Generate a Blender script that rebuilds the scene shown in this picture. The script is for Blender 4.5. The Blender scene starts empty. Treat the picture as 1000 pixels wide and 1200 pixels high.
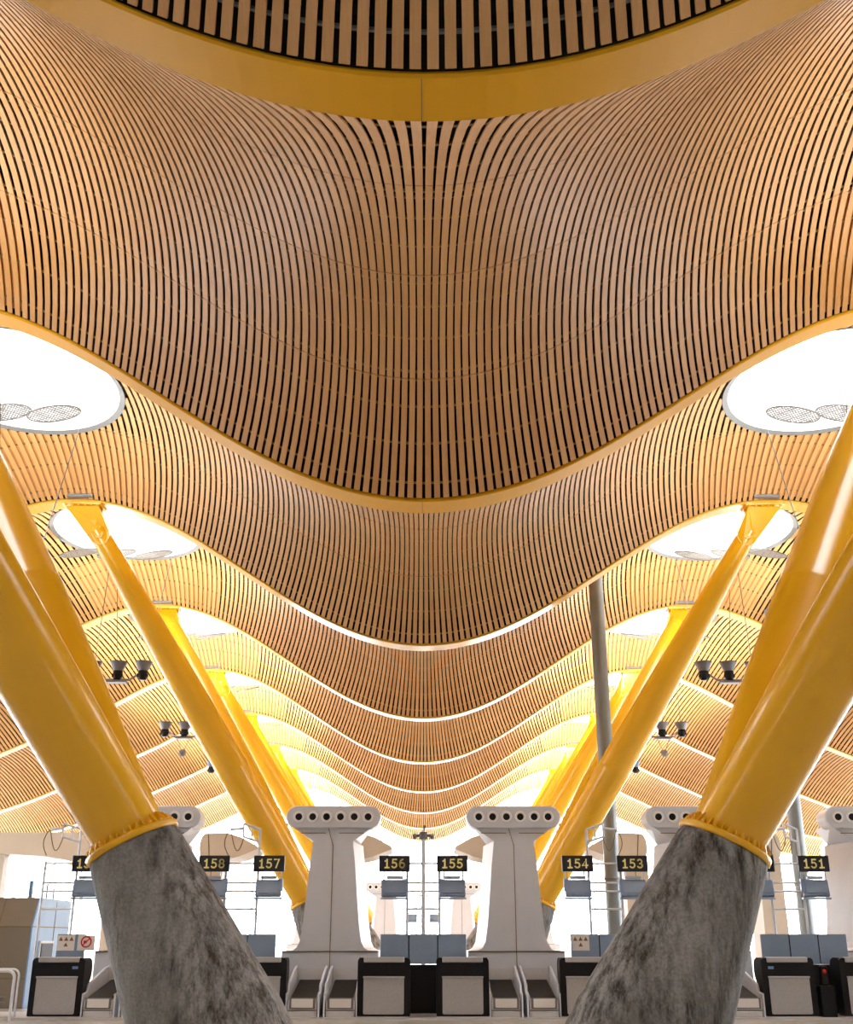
import bpy, math, random
from math import sin, cos, tan, pi, sqrt, atan2, radians
from mathutils import Vector, Matrix
random.seed(7)
SC = bpy.context.scene
COL = SC.collection
EYE = 1.45
HP = 1.98          # half pitch of the check-in row

# ------------------------------------------------------------------ helpers
def V(*a): return Vector(a)

class MB:
    """collects shapes and links them as ONE mesh object"""
    def __init__(s):
        s.v = []; s.f = []; s.sm = []
    def add(s, vs, fs, smooth=False):
        o = len(s.v)
        s.v += [tuple(p) for p in vs]
        for f in fs:
            s.f.append(tuple(i + o for i in f)); s.sm.append(smooth)
        return s
    def box(s, c, d, rot=None, bev=0.0):
        x, y, z = d[0] / 2, d[1] / 2, d[2] / 2
        if bev <= 0:
            vs = [V(a, b, e) for a in (-x, x) for b in (-y, y) for e in (-z, z)]
            fs = [(0, 1, 3, 2), (4, 6, 7, 5), (0, 4, 5, 1), (2, 3, 7, 6), (0, 2, 6, 4), (1, 5, 7, 3)]
        else:
            b = min(bev, x * .9, y * .9, z * .9)
            vs = []; ix = {}
            for i, sx in enumerate((-1, 1)):
                for j, sy in enumerate((-1, 1)):
                    for k, sz in enumerate((-1, 1)):
                        for a in range(3):
                            p = [sx * (x - b), sy * (y - b), sz * (z - b)]
                            p[a] = (sx * x, sy * y, sz * z)[a]
                            ix[(i, j, k, a)] = len(vs); vs.append(V(*p))
            fs = []
            I = lambda i, j, k, a: ix[(i, j, k, a)]
            for i in (0, 1):
                q = [I(i, 0, 0, 0), I(i, 1, 0, 0), I(i, 1, 1, 0), I(i, 0, 1, 0)]; fs.append(q if i else q[::-1])
                q = [I(0, i, 0, 1), I(0, i, 1, 1), I(1, i, 1, 1), I(1, i, 0, 1)]; fs.append(q if i else q[::-1])
                q = [I(0, 0, i, 2), I(1, 0, i, 2), I(1, 1, i, 2), I(0, 1, i, 2)]; fs.append(q if i else q[::-1])
            for a in (0, 1):
                for b_ in (0, 1):
                    fs.append([I(0, a, b_, 1), I(1, a, b_, 1), I(1, a, b_, 2), I(0, a, b_, 2)])
                    fs.append([I(a, 0, b_, 0), I(a, 1, b_, 0), I(a, 1, b_, 2), I(a, 0, b_, 2)])
                    fs.append([I(a, b_, 0, 0), I(a, b_, 1, 0), I(a, b_, 1, 1), I(a, b_, 0, 1)])
            for i in (0, 1):
                for j in (0, 1):
                    for k in (0, 1):
                        fs.append([I(i, j, k, 0), I(i, j, k, 1), I(i, j, k, 2)])
        M = rot if rot else Matrix.Identity(3)
        return s.add([M @ p + V(*c) for p in vs], fs)
    def tube(s, pts, r, n=8, cap=True, smooth=True):
        """tube along points; r a radius or one per point"""
        pts = [V(*p) for p in pts]
        rs = r if isinstance(r, (list, tuple)) else [r] * len(pts)
        vs = []; fs = []
        up = None
        for i, p in enumerate(pts):
            a = pts[max(i - 1, 0)]; b = pts[min(i + 1, len(pts) - 1)]
            t = (b - a).normalized()
            if up is None:
                up = t.orthogonal().normalized()
            u = (up - t * up.dot(t)).normalized(); up = u
            w = t.cross(u)
            for k in range(n):
                an = 2 * pi * k / n
                vs.append(p + (u * cos(an) + w * sin(an)) * rs[i])
        for i in range(len(pts) - 1):
            for k in range(n):
                fs.append((i * n + k, i * n + (k + 1) % n, (i + 1) * n + (k + 1) % n, (i + 1) * n + k))
        s.add(vs, fs, smooth)
        if cap:
            o = len(pts) - 1
            s.add([vs[k] for k in range(n)], [tuple(range(n))[::-1]])
            s.add([vs[o * n + k] for k in range(n)], [tuple(range(n))])
        return s
    def prism(s, prof, c, ax_u, ax_v, ax_w, depth, prof2=None, smooth=False):
        """profile (u,v) extruded along w from 0 to depth"""
        n = len(prof); prof2 = prof2 or prof
        c = V(*c); u = V(*ax_u); v = V(*ax_v); w = V(*ax_w)
        vs = [c + u * a + v * b for a, b in prof] + [c + u * a + v * b + w * depth for a, b in prof2]
        fs = [(i, (i + 1) % n, n + (i + 1) % n, n + i) for i in range(n)]
        s.add(vs, fs, smooth)
        s.add(vs[:n], [tuple(range(n))[::-1]]); s.add(vs[n:], [tuple(range(n))])
        return s
    def lathe(s, prof, c, n=20, axis=None, smooth=True):
        """profile (radius, height) round an axis"""
        c = V(*c); a = (V(*axis) if axis else V(0, 0, 1)).normalized()
        u = a.orthogonal().normalized(); w = a.cross(u)
        vs = []; fs = []
        for r, h in prof:
            for k in range(n):
                t = 2 * pi * k / n
                vs.append(c + a * h + (u * cos(t) + w * sin(t)) * r)
        m = len(prof)
        for i in range(m - 1):
            for k in range(n):
                fs.append((i * n + k, i * n + (k + 1) % n, (i + 1) * n + (k + 1) % n, (i + 1) * n + k))
        return s.add(vs, fs, smooth)
    def build(s, name, mat, parent=None, bevel=0):
        me = bpy.data.meshes.new(name)
        me.from_pydata(s.v, [], s.f); me.update()
        me.polygons.foreach_set('use_smooth', s.sm)
        me.materials.append(mat)
        o = bpy.data.objects.new(name, me); COL.objects.link(o)
        if parent: o.parent = parent
        if bevel:
            m = o.modifiers.new('bevel', 'BEVEL'); m.width = bevel; m.segments = 2; m.limit_method = 'ANGLE'
        return o

def empty(name, loc=(0, 0, 0), rz=0.0):
    o = bpy.data.objects.new(name, None); COL.objects.link(o)
    o.location = loc; o.rotation_euler = (0, 0, rz); o.empty_display_size = .2
    return o
def tag(o, label=None, cat=None, group=None, kind=None):
    for k, v in (('label', label), ('category', cat), ('group', group), ('kind', kind)):
        if v: o[k] = v
    return o
KIDS = {}
def children(o):
    return [c for c in COL.objects if c.parent == o]
def copy_tree(o, parent=None):
    c = o.copy(); COL.objects.link(c)
    if parent: c.parent = parent
    for ch in children(o): copy_tree(ch, c)
    return c

# ------------------------------------------------------------------ materials
def mat(name, col, rough=.5, metal=0.0, var=0.0, scale=6.0, bump=0.0, spec=None, coat=0.0, stretch=(1, 1, 1)):
    m = bpy.data.materials.new(name); m.use_nodes = True
    nt = m.node_tree; b = nt.nodes['Principled BSDF']
    b.inputs['Base Color'].default_value = (*col, 1)
    b.inputs['Roughness'].default_value = rough; b.inputs['Metallic'].default_value = metal
    if spec is not None: b.inputs['Specular IOR Level'].default_value = spec
    if coat: b.inputs['Coat Weight'].default_value = coat; b.inputs['Coat Roughness'].default_value = .12
    if var or bump:
        tc = nt.nodes.new('ShaderNodeTexCoord'); mp = nt.nodes.new('ShaderNodeMapping')
        mp.inputs['Scale'].default_value = stretch
        nz = nt.nodes.new('ShaderNodeTexNoise'); nz.inputs['Scale'].default_value = scale
        nz.inputs['Detail'].default_value = 5
        nt.links.new(tc.outputs['Object'], mp.inputs['Vector']); nt.links.new(mp.outputs['Vector'], nz.inputs['Vector'])
        if var:
            rp = nt.nodes.new('ShaderNodeValToRGB')
            rp.color_ramp.elements[0].position = .3; rp.color_ramp.elements[1].position = .7
            rp.color_ramp.elements[0].color = (*[c * (1 - var) for c in col], 1)
            rp.color_ramp.elements[1].color = (*[min(1, c * (1 + var)) for c in col], 1)
            nt.links.new(nz.outputs['Fac'], rp.inputs['Fac']); nt.links.new(rp.outputs['Color'], b.inputs['Base Color'])
        if bump:
            bp = nt.nodes.new('ShaderNodeBump'); bp.inputs['Strength'].default_value = bump; bp.inputs['Distance'].default_value = .02
            nt.links.new(nz.outputs['Fac'], bp.inputs['Height']); nt.links.new(bp.outputs['Normal'], b.inputs['Normal'])
    return m

def emis(name, col, s):
    m = bpy.data.materials.new(name); m.use_nodes = True
    b = m.node_tree.nodes['Principled BSDF']
    b.inputs['Base Color'].default_value = (*col, 1)
    b.inputs['Emission Color'].default_value = (*col, 1); b.inputs['Emission Strength'].default_value = s
    return m

def glass(name, tint, refl=.08):
    m = bpy.data.materials.new(name); m.use_nodes = True
    nt = m.node_tree; nt.nodes.clear()
    out = nt.nodes.new('ShaderNodeOutputMaterial'); mx = nt.nodes.new('ShaderNodeMixShader')
    tr = nt.nodes.new('ShaderNodeBsdfTransparent'); gl = nt.nodes.new('ShaderNodeBsdfGlossy')
    tr.inputs['Color'].default_value = (*tint, 1); gl.inputs['Roughness'].default_value = .05
    mx.inputs['Fac'].default_value = refl
    nt.links.new(tr.outputs[0], mx.inputs[1]); nt.links.new(gl.outputs[0], mx.inputs[2])
    nt.links.new(mx.outputs[0], out.inputs['Surface'])
    return m

def bamboo():
    m = bpy.data.materials.new('bamboo_slats'); m.use_nodes = True
    nt = m.node_tree; b = nt.nodes['Principled BSDF']
    at = nt.nodes.new('ShaderNodeAttribute'); at.attribute_name = 'slat_tone'
    tc = nt.nodes.new('ShaderNodeTexCoord'); mp = nt.nodes.new('ShaderNodeMapping')
    mp.inputs['Scale'].default_value = (30, .8, 4)
    nz = nt.nodes.new('ShaderNodeTexNoise'); nz.inputs['Scale'].default_value = 1.5; nz.inputs['Detail'].default_value = 4
    nt.links.new(tc.outputs['Object'], mp.inputs['Vector']); nt.links.new(mp.outputs['Vector'], nz.inputs['Vector'])
    ad = nt.nodes.new('ShaderNodeMath'); ad.operation = 'MULTIPLY_ADD'
    ad.inputs[1].default_value = .5
    nt.links.new(nz.outputs['Fac'], ad.inputs[0]); nt.links.new(at.outputs['Fac'], ad.inputs[2])
    rp = nt.nodes.new('ShaderNodeValToRGB')
    rp.color_ramp.elements[0].position = .25; rp.color_ramp.elements[0].color = (.52, .26, .085, 1)
    rp.color_ramp.elements[1].position = .95; rp.color_ramp.elements[1].color = (.72, .42, .17, 1)
    nt.links.new(ad.outputs[0], rp.inputs['Fac']); nt.links.new(rp.outputs['Color'], b.inputs['Base Color'])
    b.inputs['Roughness'].default_value = .42
    return m

def concrete():
    m = bpy.data.materials.new('stained_concrete'); m.use_nodes = True
    nt = m.node_tree; b = nt.nodes['Principled BSDF']; L = nt.links.new
    tc = nt.nodes.new('ShaderNodeTexCoord')
    def noise(sc, stretch, det=6, rough=.6):
        mp = nt.nodes.new('ShaderNodeMapping'); mp.inputs['Scale'].default_value = stretch
        nz = nt.nodes.new('ShaderNodeTexNoise'); nz.inputs['Scale'].default_value = sc
        nz.inputs['Detail'].default_value = det; nz.inputs['Roughness'].default_value = rough
        L(tc.outputs['Object'], mp.inputs['Vector']); L(mp.outputs['Vector'], nz.inputs['Vector']); return nz
    def ramp(src, p0, c0, p1, c1):
        r = nt.nodes.new('ShaderNodeValToRGB')
        r.color_ramp.elements[0].position = p0; r.color_ramp.elements[0].color = (*c0, 1)
        r.color_ramp.elements[1].position = p1; r.color_ramp.elements[1].color = (*c1, 1)
        L(src.outputs['Fac'], r.inputs['Fac']); return r
    def mixc(fac, a, c, mode='MIX'):
        x = nt.nodes.new('ShaderNodeMix'); x.data_type = 'RGBA'; x.blend_type = mode
        if fac is None: x.inputs[0].default_value = 1
        else: L(fac, x.inputs[0])
        L(a, x.inputs[6]); L(c, x.inputs[7]); return x.outputs[2]
    base = ramp(noise(1.6, (1, 1, .7)), .3, (.17, .165, .155), .7, (.36, .355, .34))
    drip = ramp(noise(3.2, (2.6, 2.6, .55), 8, .75), .43, (1, 1, 1), .61, (.12, .09, .05))
    patch = ramp(noise(.9, (1, 1, .8), 3), .34, (0, 0, 0), .50, (1, 1, 1))
    fine = ramp(noise(38, (1, 1, 1), 3), .35, (.72, .72, .72), .6, (1, 1, 1))
    white = nt.nodes.new('ShaderNodeRGB'); white.outputs[0].default_value = (1, 1, 1, 1)
    d2 = mixc(patch.outputs['Color'], white.outputs[0], drip.outputs['Color'])
    c1 = mixc(None, base.outputs['Color'], d2, 'MULTIPLY')
    c2 = mixc(None, c1, fine.outputs['Color'], 'MULTIPLY')
    L(c2, b.inputs['Base Color'])
    b.inputs['Roughness'].default_value = .75
    bp = nt.nodes.new('ShaderNodeBump'); bp.inputs['Strength'].default_value = .25; bp.inputs['Distance'].default_value = .02
    L(noise(14, (1, 1, .6)).outputs['Fac'], bp.inputs['Height']); L(bp.outputs['Normal'], b.inputs['Normal'])
    return m

M = dict(
    bamboo=bamboo(), concrete=concrete(),
    backing=mat('bamboo_backing', (.50, .24, .08), .6, var=.1, scale=3),
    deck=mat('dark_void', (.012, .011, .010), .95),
    rail=mat('ceiling_rail', (.30, .20, .09), .5, .2),
    greyrail=mat('grey_rail', (.20, .20, .21), .4, .6),
    yellow=mat('yellow_paint', (.84, .445, .006), .27, var=.03, scale=1.2, coat=.3),
    beamgloss=mat('yellow_beam_paint_far_reflections', (.80, .44, .03), .26, var=.03, scale=.8, coat=.5),  # same paint, paler and glossier on far beams for white window reflections
    yellowbeam=mat('yellow_beam_paint', (.76, .385, .006), .45, var=.03, scale=.8, spec=.2),
    white=mat('white_enamel', (.82, .82, .82), .35, var=.02, scale=3),
    liner=mat('white_liner', (.88, .88, .88), .5, var=.01),
    rim=mat('grey_rim', (.20, .215, .23), .4),
    tower=mat('tower_paint', (.62, .64, .68), .33, var=.03, scale=2.5),
    towerwarm=mat('beige_and_warm_lit_paint', (.58, .49, .38), .4, var=.04, scale=2),  # beige; on the rear towers it puts warm light into the colour
    gold=mat('brass_joint', (.16, .12, .04), .5),
    black=mat('black_plastic', (.008, .008, .010), .4, var=.1, scale=8, spec=.2),
    hole=mat('black_hole', (.004, .004, .004), .9),
    panel=mat('speckled_grey_panel', (.40, .40, .40), .5, var=.14, scale=90),
    bar=mat('grey_bar', (.42, .42, .43), .35, .3),
    steel=mat('glare_pale_steel', (.74, .79, .88), .4, .0, var=.05, scale=10),  # made pale and bluish for the window glare on the posts
    bluesteel=mat('glare_blue_steel', (.34, .44, .60), .35, .5),  # bluish tint puts blue window glare into the metal colour
    pipe=mat('grey_pipe_paint', (.20, .22, .22), .35, .2, var=.08, scale=3),
    screen=mat('blue_grey_glass', (.25, .34, .47), .18, .1, var=.08, scale=2),
    monitor=mat('monitor_case', (.20, .28, .42), .35, .2, var=.12, scale=12),
    belt=mat('rubber_belt', (.035, .033, .032), .6, var=.3, scale=30),
    lgrey=mat('light_grey_sheet', (.60, .60, .60), .4, .1, var=.05, scale=5),
    plate=mat('white_plate', (.78, .77, .75), .4),
    signblk=mat('sign_black', (.008, .010, .020), .3),
    signtxt=mat('sign_yellow_white', (.95, .86, .34), .5),
    floor=mat('polished_stone', (.50, .49, .46), .22, var=.06, scale=.8),
    pave=mat('outside_paving', (.8, .8, .8), .8, var=.05),
    glass=glass('clear_glass', (.97, .98, 1.0), .06),
    skyglass=glass('skylight_glass', (.97, .98, .99), .04),
    mullion=mat('mullion_paint', (.62, .68, .78), .4, .2),
    booth=mat('beige_booth_panel', (.20, .165, .115), .45, var=.05, scale=2),
    boothglare=mat('booth_panel_daylight_blue', (.16, .34, .62), .3, var=.06, scale=2),  # blue daylight glare on the booth side, put into its colour
    lamp=emis('lamp_lens', (1, .9, .72), 6),
    silver=mat('spun_aluminium', (.17, .17, .18), .4, .5, var=.05, scale=9),
    cable=mat('steel_cable', (.10, .07, .05), .5, .3),
    mesh=mat('perforated_grey', (.10, .095, .09), .5),
    poster=mat('poster_paper', (.80, .78, .74), .6),
    red=mat('red_lens', (.7, .02, .01), .3),
    tri=mat('warning_print', (.25, .12, .03), .6),
    lblue=mat('label_blue', (.15, .30, .55), .4),
)

# ------------------------------------------------------------------ roof shape
XA = 8.4
TAB = [(8.4, 9.86, 0.0), (9.6, 9.68, -.32), (10.97, 9.1, -.52), (12.1, 8.47, -.52), (13.5, 7.80, -.48), (15.3, 6.98, -.46),
       (16.6, 6.42, -.41), (19.3, 5.40, -.30), (22, 4.85, -.14), (26, 4.6, 0)]
def wave(x):
    """height of a beam's underside above the floor"""
    a = abs(x)
    if a <= XA: return EYE + 6.28 + 1.79 * (1 - cos(pi * a / XA))
    for (x0, y0, m0), (x1, y1, m1) in zip(TAB, TAB[1:]):
        if a <= x1:
            h = x1 - x0; t = (a - x0) / h
            return EYE + ((2*t**3 - 3*t*t + 1) * y0 + (t**3 - 2*t*t + t) * h * m0 + (-2*t**3 + 3*t*t) * y1 + (t**3 - t*t) * h * m1)
    return EYE + 4.6
def slope(x): return (wave(x + .01) - wave(x - .01)) / .02
S0, BW, BAY = 6.86, .52, 9.0
def near(k): return S0 + BAY * k
def far(k): return S0 + BW + BAY * k
RC = 7.66
def vault(t):
    s = (t - .5) * (BAY - BW)
    return sqrt(RC * RC - s * s) - (RC - 1.28)
XMAX = 24.0
K0, K1 = -2, 8            # beams
SA, SB = 2.1, 2.4         # skylight half axes

OFF = .015
def surf(x0, y, k, h=0.0):
    """point of the slatted vault that springs from x0 on the beams; it bellies out along the wave's normal"""
    t = min(1, max(0, (y - far(k)) / (BAY - BW)))
    m = slope(x0); c = 1 / sqrt(1 + m * m); v = vault(t) + h
    return (x0 - m * c * v, y, wave(x0) + OFF + c * v)
def spring(x, y, k):
    x0 = x
    t = min(1, max(0, (y - far(k)) / (BAY - BW))); v = vault(t)
    for _ in range(30):
        m = slope(x0); x0 = .4 * x0 + .6 * (x + m / sqrt(1 + m * m) * v)
    return x0
def roof_z(x, y, k):
    return surf(spring(x, y, k), y, k)[2]

# ------------------------------------------------------------------ beams
ORD = {-2: 'hindmost', -1: 'unseen', 0: 'first', 1: 'second', 2: 'third', 3: 'fourth', 4: 'fifth', 5: 'sixth', 6: 'seventh', 7: 'eighth', 8: 'last'}
xs_beam = [-XMAX + i * (2 * XMAX) / 192 for i in range(193)]
for k in range(K0, K1 + 1):
    mb = MB(); vs = []; fs = []
    for x in xs_beam:
        z = wave(x); m = slope(x); n = V(-m, 0, 1).normalized()
        for (yy, h) in ((near(k), 0.03), (near(k) + .015, 0), (far(k) - .015, 0), (far(k), .03), (far(k) - .01, .06), (near(k) + .01, .06)):
            p = V(x, yy, z) + V(0, 0, h) ; vs.append(p)
    n6 = 6
    for i in range(len(xs_beam) - 1):
        for j in range(n6):
            fs.append((i*n6 + j, (i+1)*n6 + j, (i+1)*n6 + (j+1) % n6, i*n6 + (j+1) % n6))
    mb.add(vs, fs, True)
    o = mb.build('roof_beam', M['yellowbeam'] if k < 2 else M['beamgloss'])
    me = o.data
    for p in me.polygons: p.use_smooth = False
    lab = {-2: 'wavy yellow roof beam behind the viewer, hindmost of all', -1: 'wavy yellow roof beam overhead just behind the viewer',
           0: 'broad yellow curved roof beam crossing the very top of the view',
           1: 'yellow wavy roof beam, second from the viewer, dipping low over the hall'}.get(
        k, 'wavy yellow roof beam, %s counting back from the nearest' % ORD[k])
    tag(o, lab, 'beam', 'wavy roof beams', 'thing')
    if k >= -1:
        for s in (-1, 1):
            q = MB(); x = s * 8.25
            q.box((x, near(k) - .06, wave(x) + .08), (.62, .22, .07))
            q.build('joint_cover', M['greyrail'], o)
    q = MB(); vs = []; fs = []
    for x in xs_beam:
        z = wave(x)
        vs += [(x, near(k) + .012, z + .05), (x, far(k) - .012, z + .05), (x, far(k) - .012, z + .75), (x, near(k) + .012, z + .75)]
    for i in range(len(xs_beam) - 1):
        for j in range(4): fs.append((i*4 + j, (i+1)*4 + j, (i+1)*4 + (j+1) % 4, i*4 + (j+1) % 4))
    q.add(vs, fs); q.build('shade_black_web', M['deck'], o)  # upper beam sides coloured black for the shade in the gap
    # seam of the beam at mid length
    q = MB(); q.box((-.02, (near(k) + far(k)) / 2, wave(0) - .001), (.006, BW - .04, .006)); q.build('seam', M['gold'], o)

# ------------------------------------------------------------------ slatted ceilings
PITCH, SW, ST = .140, .090, .020
def arc_positions():
    pos = []; x = PITCH / 2
    while x < XMAX - .1:
        pos.append(x); pos.append(-x)
        x += PITCH / sqrt(1 + slope(x) ** 2)
    return sorted(pos)
SLATS = arc_positions()
def inside(p, k, pad=0.0):
    yc = (far(k) + near(k + 1)) / 2
    return ((abs(p[0]) - XA) / (SA + pad)) ** 2 + ((p[1] - yc) / (SB + pad)) ** 2 < 1
def cut(x0, k, pad=0.0):
    """stretches of y left free by the skylight"""
    y0, y1 = far(k) + .005, near(k + 1) - .04
    if abs(abs(x0) - XA) > SA + 1.2: return [(y0, y1)]
    n = 90; res = []; st = None
    def edge(ya, yb, ia):
        for _ in range(14):
            ym = (ya + yb) / 2
            if inside(surf(x0, ym, k), k, pad) == ia: ya = ym
            else: yb = ym
        return (ya + yb) / 2
    prev = None
    for i in range(n + 1):
        y = y0 + (y1 - y0) * i / n; ins = inside(surf(x0, y, k), k, pad)
        if prev is None:
            if not ins: st = y
        elif ins != prev[1]:
            e = edge(prev[0], y, prev[1])
            if ins: res.append((st, e)); st = None
            else: st = e
        prev = (y, ins)
    if st is not None: res.append((st, y1))
    return [(p, q) for p, q in res if q - p > .03]

def ceiling(k):
    vs = []; fs = []; tone = []
    L = BAY - BW
    for x in SLATS:
        tn = random.gauss(.38, .07)
        segs = cut(x, k)
        m = slope(x); cs = 1 / sqrt(1 + m * m)
        kap = (math.atan(slope(x + .05)) - math.atan(slope(x - .05))) / .1 * cs
        out = []
        for a, b in segs:
            cuts = [a] + [far(k) + L * q for q in (.25, .5, .75) if a + .05 < far(k) + L * q < b - .05] + [b]
            for c, d in zip(cuts, cuts[1:]):
                out.append((c + (.006 if c > a else 0), d - (.006 if d < b else 0)))
        for a, b in out:
            n = max(1, int((b - a) / .36)); base = len(vs)
            for i in range(n + 1):
                y = a + (b - a) * i / n
                px, _, pz = surf(x, y, k)
                e = 1 - kap * vault(min(1, max(0, (y - far(k)) / L))); e = e if e > 1 else sqrt(max(.3, e))
                hx = SW / 2 * cs * e; hz = hx * m
                nx, nz = -m * cs * ST, cs * ST
                vs += [(px - hx, y, pz - hz), (px + hx, y, pz + hz), (px + hx + nx, y, pz + hz + nz), (px - hx + nx, y, pz - hz + nz)]
                tone += [tn] * 4
            for i in range(n):
                p = base + 4 * i
                fs += [(p, p + 4, p + 5, p + 1), (p + 1, p + 5, p + 6, p + 2), (p + 2, p + 6, p + 7, p + 3), (p + 3, p + 7, p + 4, p)]
            p = base + 4 * n
            fs += [(base, base + 1, base + 2, base + 3), (p, p + 3, p + 2, p + 1)]
    me = bpy.data.meshes.new('ceiling'); me.from_pydata(vs, [], fs); me.update()
    a = me.attributes.new('slat_tone', 'FLOAT', 'POINT'); a.data.foreach_set('value', tone)
    me.materials.append(M['bamboo'])
    o = bpy.data.objects.new('ceiling', me); COL.objects.link(o)
    tag(o, kind='structure')
    # cross rails that carry the slats
    mb = MB()
    nr = 13
    for r in range(nr):
        y = far(k) + .35 + (L - .6) * r / (nr - 1)
        for dy in ((0, .16) if r in (3, 6, 9) else (0,)):
            run = []
            def flush(run):
                if len(run) > 1:
                    vv = []; ff = []
                    for (x, yy, z) in run:
                        vv += [(x, yy - .014, z), (x, yy + .014, z), (x, yy + .014, z + .03), (x, yy - .014, z + .03)]
                    for i in range(len(run) - 1):
                        p = 4 * i
                        for j in range(4): ff.append((p + j, p + (j+1) % 4, p + 4 + (j+1) % 4, p + 4 + j))
                    mb.add(vv, ff)
            N = 160
            for i in range(N + 1):
                x = -XMAX + .2 + (2 * XMAX - .4) * i / N
                if not inside(surf(x, y + dy, k), k, .12):
                    run.append(surf(x, y + dy, k, ST * .9))
                else:
                    flush(run); run = []
            flush(run)
    rl = mb.build('cross_rail', M['rail'] if k >= 0 else M['greyrail'], o); rl['kind'] = 'structure'
    # closed backing behind the slats beside each skylight, next to the beam
    mb = MB()
    for s in (-1, 1):
        vv = []; ff = []; nx_, ny_ = 36, 20
        for i in range(nx_ + 1):
            x = s * (XA - 1.8 + 3.6 * i / nx_)
            for j in range(ny_ + 1):
                y = far(k) + L * (.75 + .24 * j / ny_)
                vv.append(surf(x, y, k, ST + .03))
        for i in range(nx_):
            for j in range(ny_):
                p = i * (ny_ + 1) + j
                q4 = (p, p + 1, p + ny_ + 2, p + ny_ + 1)
                if not any(inside(vv[u], k, .03) for u in q4): ff.append(q4)
        mb.add(vv, ff)
    bk = mb.build('backing_panel', M['backing'], o); bk['kind'] = 'structure'
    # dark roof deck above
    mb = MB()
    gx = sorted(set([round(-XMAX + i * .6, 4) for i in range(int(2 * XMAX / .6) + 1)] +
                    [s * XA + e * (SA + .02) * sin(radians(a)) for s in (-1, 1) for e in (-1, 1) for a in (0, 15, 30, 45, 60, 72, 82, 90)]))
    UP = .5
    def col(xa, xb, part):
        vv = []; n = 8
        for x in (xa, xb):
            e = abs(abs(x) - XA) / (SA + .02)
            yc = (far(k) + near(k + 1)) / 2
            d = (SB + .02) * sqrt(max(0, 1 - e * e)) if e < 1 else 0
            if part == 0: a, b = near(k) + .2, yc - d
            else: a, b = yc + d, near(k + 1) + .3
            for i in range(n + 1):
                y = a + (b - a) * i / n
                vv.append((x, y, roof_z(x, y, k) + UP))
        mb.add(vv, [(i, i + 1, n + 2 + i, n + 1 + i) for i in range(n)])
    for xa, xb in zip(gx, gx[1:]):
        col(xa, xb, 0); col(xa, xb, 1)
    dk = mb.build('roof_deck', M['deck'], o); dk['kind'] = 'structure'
    return o
for k in range(K0, K1):
    ceiling(k)

# ------------------------------------------------------------------ skylights
BAYNAME = ['first', 'second', 'third', 'fourth', 'fifth', 'sixth', 'seventh', 'eighth']
def side(s): return 'left' if s < 0 else 'right'
for k in range(K0, K1):
    yc = (far(k) + near(k + 1)) / 2
    for s in (-1, 1):
        xc = s * XA
        t = empty('skylight', (0, 0, 0))
        nm = ('behind the viewer, %s' % ('hindmost' if k == -2 else 'overhead')) if k < 0 else 'between the %s and %s beams' % (ORD[k], ORD[k + 1])
        tag(t, 'oval white skylight %s, %s row' % (nm, side(s)), 'skylight', 'oval roof skylights', 'thing')
        N = 56
        mb = MB(); rm = MB(); pn = MB()
        rings = [[], [], [], []]
        for i in range(N):
            a = 2 * pi * i / N
            x = xc + SA * cos(a); y = yc + SB * sin(a)
            xi = xc + (SA - .12) * cos(a); yi = yc + (SB - .12) * sin(a)
            z = roof_z(x, y, k)
            xt = xc + SA * .95 * cos(a); yt = yc + SB * .95 * sin(a)
            rings[0].append((x, y, z - .02)); rings[1].append((xi, yi, z + .03)); rings[2].append((xt - .1*cos(a), yt - .1*sin(a), wave(xc) + 2.4))
            rings[3].append((x + .02 * cos(a), y + .02 * sin(a), z + .55))
        def loft(mb, A, B):
            vv = A + B
            mb.add(vv, [(i, (i + 1) % N, N + (i + 1) % N, N + i) for i in range(N)], True)
        loft(rm, rings[3], rings[0]); loft(rm, rings[0], rings[1])
        loft(mb, rings[1], rings[2])
        pn.add(rings[2], [tuple(range(N))])
        rm.build('rim', M['rim'], t); mb.build('upstand', M['liner'], t); pn.build('pane', M['skyglass'], t)

# ------------------------------------------------------------------ reflector discs below the skylights
def disc_proto():
    mb = MB(); R = .53
    ring = [(R * cos(2*pi*i/36), R * sin(2*pi*i/36), 0) for i in range(37)]
    mb.tube(ring, .016, 6)
    n = 13
    for i in range(1, n):
        c = -R + 2 * R * i / n; h = sqrt(R * R - c * c)
        w = .034 if i % 4 else .05
        mb.box((c, 0, 0), (w, 2 * h, .006)); mb.box((0, c, .004), (2 * h, w, .006))
    return mb
dp = disc_proto().build('reflector_disc', M['mesh'])
def hang(mb, a, b, r=.010): mb.tube([a, b], r, 5, cap=False)
first = True
DORD = ['inner', 'middle', 'outer']
for k in range(0, 7):
    yc = (far(k) + near(k + 1)) / 2
    for s in (-1, 1):
        for j, dx in enumerate((-.78, .25, 1.3)):
            o = dp if first else dp.copy()
            if not first: COL.objects.link(o)
            first = False
            x = s * (XA + dx)
            o.location = (x, yc, EYE + 10.1 + (.03 * j)); o.rotation_euler = (radians(14), radians(8 * s), .3 * s)
            tag(o, 'round perforated reflector disc, %s one of three below the skylight of %s bay, %s row' % (DORD[j], BAYNAME[k], side(s)),
                'reflector', 'perforated reflector discs')
            q = MB(); inv = o.matrix_basis.inverted()
            top = inv @ V(x, yc + .05, roof_z(x, yc, k) + .75)
            q.tube([V(0, 0, .01), top], .006, 5, cap=False)
            q.build('suspension_wire', M['greyrail'], o)

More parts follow.
